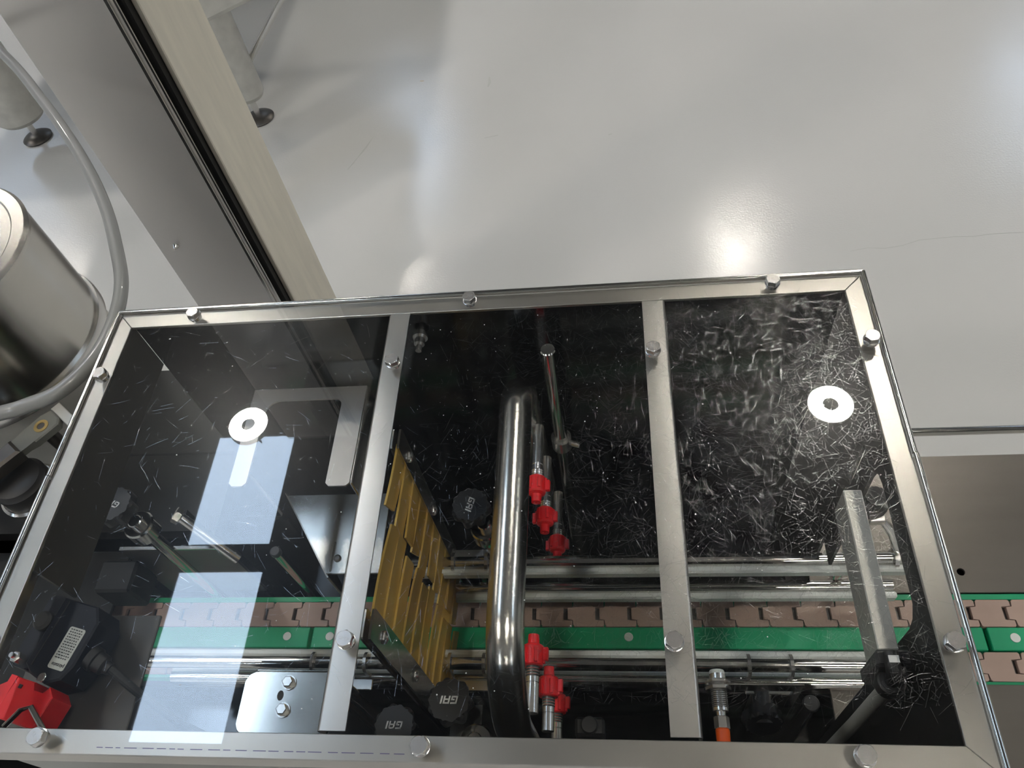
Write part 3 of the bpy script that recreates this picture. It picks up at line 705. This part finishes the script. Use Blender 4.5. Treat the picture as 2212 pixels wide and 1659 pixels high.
# ------------------------------------------------------------------ U-shaped sheet bracket under the left of the cover
ZB = 1.160
ub = thing('sheet_bracket', 'U-shaped flat steel bracket with one folded arm under the guard by the rear wall', 'bracket', (-0.32, 0.47, 0.80))
def arc(cx, cy, r, a0, a1, n=5): return [(cx + r * math.cos(math.radians(a0 + (a1 - a0) * k / n)), cy + r * math.sin(math.radians(a0 + (a1 - a0) * k / n))) for k in range(n + 1)]
outer = [(-0.3835, 0.4740)] + [(-0.3835, 0.3620)] + [(-0.3800, 0.3585)] + [(-0.3690, 0.3585), (-0.3655, 0.3620)] + arc(-0.3505, 0.4440, 0.0150, 180, 90) + arc(-0.292, 0.4510, 0.0080, 90, 0) + \
        [(-0.2840, 0.3600), (-0.2805, 0.3565), (-0.2635, 0.3565), (-0.2600, 0.3600), (-0.2600, 0.4740)]
part(ub, 'plate', MB().prism(outer, ZB - 0.002, ZB), 'shade_steel2')
part(ub, 'folded_edge', MB().box((-0.2600, 0.3585, ZB - 0.030), (-0.2575, 0.474, ZB - 0.0005), 0.001), 'sheet_steel')
part(ub, 'lip', MB().box((-0.2575, 0.3585, ZB - 0.030), (-0.2480, 0.474, ZB - 0.0275), 0.001), 'sheet_steel')
for y in (0.362, 0.470):
    part(ub, 'rivet', MB().ring((-0.2500, y, ZB - 0.0275), (-0.25, y, 2), [(0, 0.0032), (0.001, 0.0036), (0.0025, 0.002)], 14), 'bolt_steel')
part(ub, 'standoff', MB().box((-0.330, 0.466, 0.80), (-0.325, 0.4905, ZB - 0.002)), 'black_wall')
# folded guard sheet with a slot beside the rear rail
gs_ = thing('guard_sheet', 'folded steel guard sheet with a slotted hole and screw beside the rear rail', 'sheet', (-0.31, 0.33, 0.80))
part(gs_, 'sheet', MB().prism([(-0.378, 0.410), (-0.3145, 0.3160), (-0.300, 0.3160), (-0.2560, 0.3160), (-0.2560, 0.410)], 1.040, 1.0425, None, 0.0005), 'sheet_steel')
part(gs_, 'fold', MB().box((-0.006, -0.0012, -0.090), (0.118, 0.0012, 0.0), 0.0005, frame((-0.378, 0.410, 1.040), (0.0635, -0.094, 0), (0.094, 0.0635, 0))), 'sheet_steel')
part(gs_, 'leg', MB().box((-0.262, 0.385, 0.80), (-0.258, 0.409, 1.040)), 'dark_steel')
part(gs_, 'slot_rim', MB().prism(rrect(-0.3110, 0.318, -0.3090, 0.352, 0.0009, 2), 1.0425, 1.0430), 'dark_steel')
part(gs_, 'screw', MB().ring((-0.3045, 0.3330, 1.0425), (-0.3045, 0.3330, 2), [(0, 0.0042), (0.0012, 0.004), (0.002, 0.0025)], 18), 'dark_steel')
# long guide plate and rods further left
t = thing('edge_plate', 'dark plate with a bright polished top edge beside the lettered knob', 'plate', (-0.48, 0.37, 0.80))
part(t, 'plate', MB().box((-0.585, 0.3605, 0.88), (-0.455, 0.3640, 1.008)), 'dark_steel')
part(t, 'bright_edge', MB().box((-0.585, 0.3600, 1.008), (-0.455, 0.3645, 1.011), 0.0005), 'polished_steel')
part(t, 'leg', MB().box((-0.53, 0.361, 0.80), (-0.50, 0.3635, 0.88)), 'dark_steel')
t = thing('threaded_rod', 'stubby steel rod end pointing down at the chain left of the bolted plate', 'rod', (-0.46, 0.36, 0.965))
part(t, 'rod', MB().cyl((-0.488, 0.376, 1.060), (-0.440, 0.352, 1.000), 0.0058, 18), 'bolt_steel')
part(t, 'nut', MB().prism(hexagon(0.016), 0, 0.008, frame((-0.488, 0.376, 1.060), (0.6, 0, 0.8), (0.2, 0.9, -0.1)), 0.001), 'bolt_steel')
part(t, 'bracket', MB().box((-0.492, 0.376, 0.962), (-0.486, 0.388, 1.055)).box((-0.492, 0.388, 0.80), (-0.486, 0.398, 0.985)), 'black_plate')
t = thing('dark_block', 'dark rectangular block hanging beside the chain at the left bay', 'block', (-0.60, 0.335, 0.80))
part(t, 'block', MB().box((-0.616, 0.318, 0.94), (-0.570, 0.357, 0.99), 0.003), 'black_plate')
part(t, 'stem', MB().box((-0.605, 0.3535, 0.80), (-0.595, 0.3575, 0.94)), 'black_plate')
t = thing('chrome_rod', 'slender chrome rod upright beside the folded guard sheet', 'rod', (-0.402, 0.365, 0.80))
part(t, 'rod', MB().cyl((-0.402, 0.365, 0.80), (-0.402, 0.365, 0.985), 0.0058, 18, 0.0008), 'polished_steel')
part(t, 'cap', MB().cyl((-0.402, 0.365, 0.985), (-0.402, 0.365, 0.992), 0.0064, 18, 0.001), 'black_plastic')  # cap added to stop lamp glare on the rod end
part(t, 'base', MB().cyl((-0.402, 0.365, 0.80), (-0.402, 0.365, 0.806), 0.011, 18, 0.001), 'dark_steel')

# ================================================================== GUARD COVER
cv = thing('guard_cover', 'clear scratched guard cover in a stainless frame with hex bolts and two cross bars', 'cover', (-0.138, 0.3, ZT))
XO0, XO1, YO0, YO1 = XI0 - RW, XI1 + RW, YI0 - RW, YI1 + RW
g = 0.0002
def rail(poly, la, lb):
    mb = MB().prism(poly, ZT - 0.003, ZT, None, 0.0004)
    mb.box(la, lb, 0.0006); return mb
part(cv, 'frame_rail', rail([(XO0 + g, YO1), (XI0 + g, YI1), (XI1 - g, YI1), (XO1 - g, YO1)], (XO0 + .001, YO1 - .003, ZT - .028), (XO1 - .001, YO1, ZT - .003)), 'frame_steel')
part(cv, 'frame_rail', rail([(XO0 + g, YO0), (XO1 - g, YO0), (XI1 - g, YI0), (XI0 + g, YI0)], (XO0 + .001, YO0, ZT - .028), (XO1 - .001, YO0 + .003, ZT - .003)), 'frame_steel')
part(cv, 'frame_rail', rail([(XO0, YO0 + g), (XI0, YI0 + g), (XI0, YI1 - g), (XO0, YO1 - g)], (XO0, YO0 + .004, ZT - .028), (XO0 + .003, YO1 - .004, ZT - .003)), 'frame_steel')
part(cv, 'frame_rail', rail([(XI1, YI0 + g), (XO1, YO0 + g), (XO1, YO1 - g), (XI1, YI1 - g)], (XO1 - .003, YO0 + .004, ZT - .028), (XO1, YO1 - .004, ZT - .003)), 'frame_steel')
part(cv, 'panel', MB().box((XO0 - 0.0005, YO0 - 0.0005, ZT + 0.0002), (XO1 + 0.0005, YO1 + 0.0005, ZT + 0.0050)), 'clear_panel')
pn = MB(); rp_ = random.Random(4); x = -0.37
while x < -0.15:
    l = rp_.uniform(0.003, 0.010); pn.box((x, YO0 + 0.0046, ZT - 0.0001), (x + l, YO0 + 0.0051, ZT + 0.0001)); x += l + rp_.uniform(0.0015, 0.005)
part(cv, 'pen_line', pn, 'pen_purple')
# rounded bright edge beads round the rear and the two ends, each end in two lengths
ZE = ZT + 0.0024
part(cv, 'edge_bead', MB().cyl((XO0 - 0.001, YO1 + 0.0022, ZE), (XO1 + 0.001, YO1 + 0.0022, ZE), 0.0022, 16).cyl((XO0 - 0.001, YO1 + 0.0040, ZE - 0.004), (XO1 + 0.001, YO1 + 0.0040, ZE - 0.004), 0.0018, 16), 'polished_steel')
for sx, xo in ((-1, XO0), (1, XO1)):
    for ya, yb, e in ((YO0, 0.3185, 0.0), (0.3195, YO1 + 0.002, 0.0007)):
        part(cv, 'edge_bead', MB().cyl((xo + sx * (0.0022 - e), ya, ZE), (xo + sx * (0.0022 - e), yb, ZE), 0.0022, 16).cyl((xo + sx * (0.0046 - e), ya, ZE - 0.005), (xo + sx * (0.0046 - e), yb, ZE - 0.005), 0.0018, 16), 'polished_steel')
# scratches and dust on the upper face
rs = random.Random(5); sc = MB()
zs = ZT + 0.00505
while len(sc.f) < 10000 * 4:
    x = rs.uniform(XI0, XI1); y = rs.uniform(YI0 + 0.02, YI1 - 0.01)
    dens = 0.04 + 0.96 * max(0.0, min(1.0, (x + 0.20) / 0.34))
    if rs.random() > dens: continue
    a = rs.uniform(0, 2 * PI); ln = rs.choice((0.003, 0.004, 0.006, 0.009, 0.016)) * rs.uniform(0.6, 1.3); cu = rs.uniform(-14, 14); wd = rs.uniform(0.00003, 0.00008)
    n0 = len(sc.v); px_, py_ = x, y
    for i in range(3):
        ca, sa = math.cos(a), math.sin(a)
        for o_, h_ in ((-1, 0), (0, 0.17), (1, 0)):
            sc.v.append(Vector((px_ - sa * wd * o_, py_ + ca * wd * o_, zs + wd * h_)))
        px_ += ca * ln / 2; py_ += sa * ln / 2; a += cu * ln / 2
    for i in range(2):
        b0 = n0 + i * 3
        sc.f += [[b0, b0 + 3, b0 + 4, b0 + 1], [b0 + 1, b0 + 4, b0 + 5, b0 + 2]]
so = part(cv, 'scratches', sc, 'scratch', ang=80); so['kind'] = 'stuff'
du = MB()
for i in range(330):
    x = rs.gauss(-0.06, 0.16); y = rs.uniform(YI0 + 0.01, YI1 - 0.01); r = rs.choice((0.00012, 0.00018, 0.00025, 0.0005)) * rs.uniform(0.7, 1.2)
    if not (XI0 < x < XI1): continue
    n0 = len(du.v); du.v += [Vector((x + r * math.cos(k * PI / 2.5), y + r * math.sin(k * PI / 2.5), zs)) for k in range(5)] + [Vector((x, y, zs + r))]
    du.f += [[n0 + k, n0 + (k + 1) % 5, n0 + 5] for k in range(5)]
do = part(cv, 'dust', du, 'letter_white'); do['kind'] = 'stuff'
for x in (-0.2030, 0.0345):
    flip = 1 if x > 0 else -1
    q = [(-0.0103, -0.0002), (-0.0103, -0.0020)]
    pf = [(0.0103, -0.016)] + [(0.0071 + 0.0032 * math.cos(math.radians(a)), -0.0034 + 0.0032 * math.sin(math.radians(a))) for a in range(0, 91, 9)] + q
    pf += [(0.0071 + 0.0014 * math.cos(math.radians(a)), -0.0034 + 0.0014 * math.sin(math.radians(a))) for a in range(90, -1, -15)] + [(0.0085, -0.016)]
    mb = MB().prism([(flip * a, b) for a, b in pf], 0, YI1 - YI0 - 0.0025, frame((x, YI1 - 0.0005, ZT), (1, 0, 0), (0, 0, 1)))
    part(cv, 'cross_bar', mb, 'bar_steel', ang=5)
# bolts: head, washer, clear bush
AF = 0.0112
hb = MB().ring((0, 0, 0.0072), (0, 0, 1), [(0, AF * 0.5), (0.0005, AF * 0.5)], 24)
hx = MB(); n = 24
# chamfered hex head
poly = hexagon(AF)
hx.prism(poly, 0.0066, 0.0120)
bmh = bmesh.new()
def hex_head(z0, z1, af):
    mb = MB(); R_ = af / math.sqrt(3); seg = 48
    def rad(a): a = (a % (PI / 3)) - PI / 6; return af / 2 / math.cos(a)
    rows = [(z0, 0.0), (z0, 1.0), (z1 - 0.0011, 1.0), (z1, 0.93), (z1, 0.0)]
    for zi, (z, k) in enumerate(rows[1:4]):
        for i in range(seg):
            a = 2 * PI * i / seg; r = rad(a + PI / 6)
            if zi == 2: r = af / 2 * 0.97
            if zi == 1: pass
            zz = z
            if zi == 1: zz = z1 - 0.0003 - (r - af / 2) * 0.62
            mb.v.append(Vector((r * math.cos(a), r * math.sin(a), zz)))
    for j in range(2):
        for i in range(seg): mb.f.append([j * seg + i, j * seg + (i + 1) % seg, (j + 1) * seg + (i + 1) % seg, (j + 1) * seg + i])
    mb.f.append([i for i in range(seg)][::-1]); mb.f.append([2 * seg + i for i in range(seg)])
    return mb
bmh.free()
BZ = ZT + 0.0050
proto = None
bolts = [(-0.4075, 0.4915), (-0.1340, 0.4920), (0.1389, 0.4930), (0.2085, 0.4245), (0.2074, 0.1744), (-0.4800, 0.4222), (-0.4800, 0.1750), (-0.4093, 0.1062), (-0.1370, 0.1056), (0.1389, 0.1054),
         (-0.1985, 0.4225), (-0.1990, 0.1745), (0.0306, 0.4233), (0.0304, 0.1741)]
hm = finish('bolt', hex_head(0.0046, 0.0100, AF), 'bolt_steel', cv, ang=25)
wm = finish('washer', MB().ring((0, 0, 0.0032), (0, 0, 1), [(0, 0.0062), (0.0002, 0.0066), (0.0010, 0.0066), (0.0013, 0.0058)], 24).ring((0, 0, 0.0018), (0, 0, 1), [(0, 0.0050), (0.0001, 0.0056), (0.0013, 0.0056), (0.0014, 0.0050)], 24), 'bolt_steel', hm)
sm_ = finish('bush', MB().ring((0, 0, 0.0), (0, 0, 1), [(0, 0.0056), (0.0018, 0.0056)], 24), 'bolt_steel', hm)
mk = finish('head_marking', text_mb('A2-70', 0.0032, T(0, 0, 0.0100), 0.0004), 'bolt_steel', hm)
random.seed(3)
for i, (x, y) in enumerate(bolts):
    b = hm if i == 0 else copy_tree(hm, cv)
    b.location = Vector((x, y, BZ)) - Vector((-0.138, 0.3, ZT)); b.rotation_euler = (0, 0, random.uniform(0, 6.28))

# ================================================================== OUTSIDE: COLUMN, HOSE, DRUM, LEVER
co = thing('steel_column', 'tall square stainless column with a dark corner channel standing behind the cover', 'column', (-0.86, 1.3, 0))
part(co, 'front_face', MB().box((-0.972, 1.200, 0.0), (-0.772, 1.41, 2.6), 0.003), 'column_steel')
part(co, 'edge_bead', MB().box((-0.7850, 1.1965, 0.0), (-0.7770, 1.1998, 2.6), 0.0012).box((-0.7700, 1.1965, 0.0), (-0.7640, 1.2050, 2.6), 0.0012), 'polished_steel')
part(co, 'channel', MB().box((-0.7718, 1.206, 0.0), (-0.7560, 1.40, 2.6)), 'black_plate')
part(co, 'side_face', MB().box((-0.7560, 1.222, 0.0), (-0.7445, 1.415, 2.6), 0.002), 'column_side')
part(co, 'stud', MB().ring((-0.9283, 1.2, 0.703), (-0.9283, 0, 0.703), [(0, 0.007), (0.003, 0.007), (0.010, 0.003), (0.014, 0.002)], 16), 'polished_steel')
part(co, 'base_flange', MB().box((-1.02, 1.15, 0.0), (-0.70, 1.46, 0.012), 0.002), 'dull_steel')

hp = [(-1.30, 1.46, 1.20), (-0.9613, 1.1385, 1.2), (-0.8252, 0.9904, 1.2), (-0.7127, 0.8552, 1.2), (-0.6349, 0.746, 1.2), (-0.5869, 0.6601, 1.2), (-0.559, 0.5985, 1.2), (-0.549, 0.540, 1.2), (-0.5544, 0.4917, 1.2), (-0.5763, 0.4537, 1.2), (-0.6064, 0.4376, 1.2), (-0.6339, 0.4284, 1.2), (-0.75, 0.41, 1.19), (-0.86, 0.44, 1.12), (-0.92, 0.50, 0.97)]
solo('hose', MB().tube(catmull(hp, 8), 0.0078, 18), 'hose_grey', 'grey flexible hose looping past the corner of the clear cover', 'hose', (-0.92, 0.50, 0.97))

dx, dy = -0.812, 0.625
dr = thing('motor_drum', 'round stainless motor housing with flanged rim and bolted lid left of the cover', 'motor', (dx, dy, 0.965))
part(dr, 'body', MB().ring((dx, dy, 1.085), (dx, dy, 2), [(0, 0.134), (0.143, 0.134)], 80), 'sheet_steel')
part(dr, 'flange', MB().ring((dx, dy, 1.068), (dx, dy, 2), [(0, 0.137), (0.002, 0.140), (0.012, 0.140), (0.017, 0.138)], 80), 'bolt_steel')
part(dr, 'lower_ring', MB().ring((dx, dy, 0.966), (dx, dy, 2), [(0, 0.132), (0.102, 0.132)], 80), 'dull_steel')
ld = part(dr, 'lid', MB().ring((dx, dy, 1.228), (dx, dy, 2), [(0, 0.135), (0.006, 0.136), (0.010, 0.132), (0.010, 0.118), (0.009, 0.116)], 80), 'sheet_steel')
for a in range(4):
    bx, by = dx + 0.1066 * math.cos(a * PI / 2 - 0.22), dy + 0.1066 * math.sin(a * PI / 2 - 0.22)
    part(dr, 'hex_bolt', MB().prism([(bx + p, by + q) for p, q in hexagon(0.017)], 1.237, 1.250, None, 0.001), 'bolt_steel', ld)

lv = thing('lever_clamp', 'grey clamp lever with brass bush over a round black knob left of the cover', 'clamp', (-0.68, 0.46, 0.965))
LM = frame((-0.6725, 0.4715, 1.095), (0.055, 0.072, 0), (-0.072, 0.055, 0))
part(lv, 'arm', MB().prism([(-0.085, -0.009), (-0.022, -0.011), (-0.012, -0.014), (0.018, -0.014), (0.024, -0.006), (0.024, 0.012), (0.012, 0.016), (-0.014, 0.015), (-0.024, 0.010), (-0.085, 0.009)], 0, 0.010, LM, 0.0015), 'lever_grey')
bs = part(lv, 'bush', MB().ring(LM @ Vector((0.004, 0, 0.0095)), LM @ Vector((0.004, 0, 1)), [(0, 0.0085), (0.0014, 0.0085), (0.0014, 0.0048), (0.0002, 0.0046)], 28), 'brass')
part(lv, 'socket_screw', MB().cyl(LM @ Vector((0.004, 0, 0.009)), LM @ Vector((0.004, 0, 0.0102)), 0.0046, 20), 'dark_steel', bs)
part(lv, 'backing_block', MB().prism([(0.024, -0.030), (0.036, -0.030), (0.036, 0.016), (0.024, 0.016)], -0.006, 0.008, LM, 0.001), 'dull_steel')
part(lv, 'grip', MB().prism([(-0.085, -0.011), (-0.030, -0.013), (-0.030, 0.012), (-0.085, 0.011)], -0.004, 0.014, LM, 0.003), 'dark_steel')
part(lv, 'round_knob', MB().ring(LM @ Vector((-0.055, -0.012, -0.050)), LM @ Vector((-0.055, -0.012, 1)), [(0, 0.022), (0.004, 0.030), (0.028, 0.031), (0.030, 0.029), (0.034, 0.027), (0.037, 0.020)], 40), 'black_plastic')
part(lv, 'knob_ring', MB().ring(LM @ Vector((-0.055, -0.012, -0.052)), LM @ Vector((-0.055, -0.012, 1)), [(0, 0.034), (0.003, 0.036), (0.008, 0.036), (0.010, 0.033)], 40), 'polished_steel')
part(lv, 'spindle', MB().cyl(LM @ Vector((-0.055, -0.012, -0.129)), LM @ Vector((-0.055, -0.012, -0.05)), 0.012, 20), 'dark_steel')
part(lv, 'pivot', MB().cyl(LM @ Vector((0.004, 0, -0.129)), LM @ Vector((0.004, 0, 0)), 0.008, 20), 'dark_steel')

# neighbouring machine frame on the floor behind
nm = thing('floor_machine', 'stainless frame of a neighbouring machine with a beam, legs and levelling feet', 'machine', (-1.9, 2.8, 0))
for x, y, r in ((-1.375, 2.66, 0.062), (-2.345, 2.66, 0.098)):
    lg = part(nm, 'leg', MB().ring((x, y, 0.09), (x, y, 2), [(0, r * 0.5), (0.012, r * 0.85), (0.03, r), (0.75, r)], 32), 'dull_steel')
    part(nm, 'foot_stem', MB().cyl((x, y, 0.01), (x, y, 0.09), 0.012, 14), 'bolt_steel', lg)
    part(nm, 'foot', MB().ring((x, y, 0), (x, y, 2), [(0, 0.058), (0.006, 0.060), (0.012, 0.052), (0.02, 0.02)], 32), 'dark_steel', lg)
part(nm, 'beam', MB().box((-0.35, 0.0, 0.0), (0.32, 0.16, 0.16), 0.02, T(-1.13, 2.348, 0.60) @ RZ(math.radians(41.5))), 'dull_steel')
part(nm, 'tray', MB().box((-2.6, 2.45, 0.76), (-1.02, 3.6, 0.90), 0.02), 'dull_steel')
part(nm, 'brace_rod', MB().cyl((-1.353, 2.72, 0.205), (-0.99, 2.72, 0.58), 0.012, 16), 'bolt_steel')
part(nm, 'rod_bracket', MB().box((-1.02, 2.70, 0.57), (-0.96, 2.74, 0.77), 0.004), 'dull_steel')
for x, y in ((-2.0, 3.5), (-2.5, 3.5)):
    part(nm, 'leg', MB().cyl((x, y, 0.0), (x, y, 0.76), 0.05, 24), 'dull_steel')
# hand rail rod along the conveyor
rd = thing('side_rod', 'thin steel rod running level beside the conveyor above the floor', 'rod', (0.9, 0.738, 0))
part(rd, 'rod', MB().cyl((0.15, 0.740, 0.60), (2.2, 0.735, 0.60), 0.0072, 16), 'polished_steel')
for x in (0.2, 2.15):
    part(rd, 'stand', MB().cyl((x, 0.739, 0.0), (x, 0.739, 0.60), 0.008, 12), 'dull_steel')
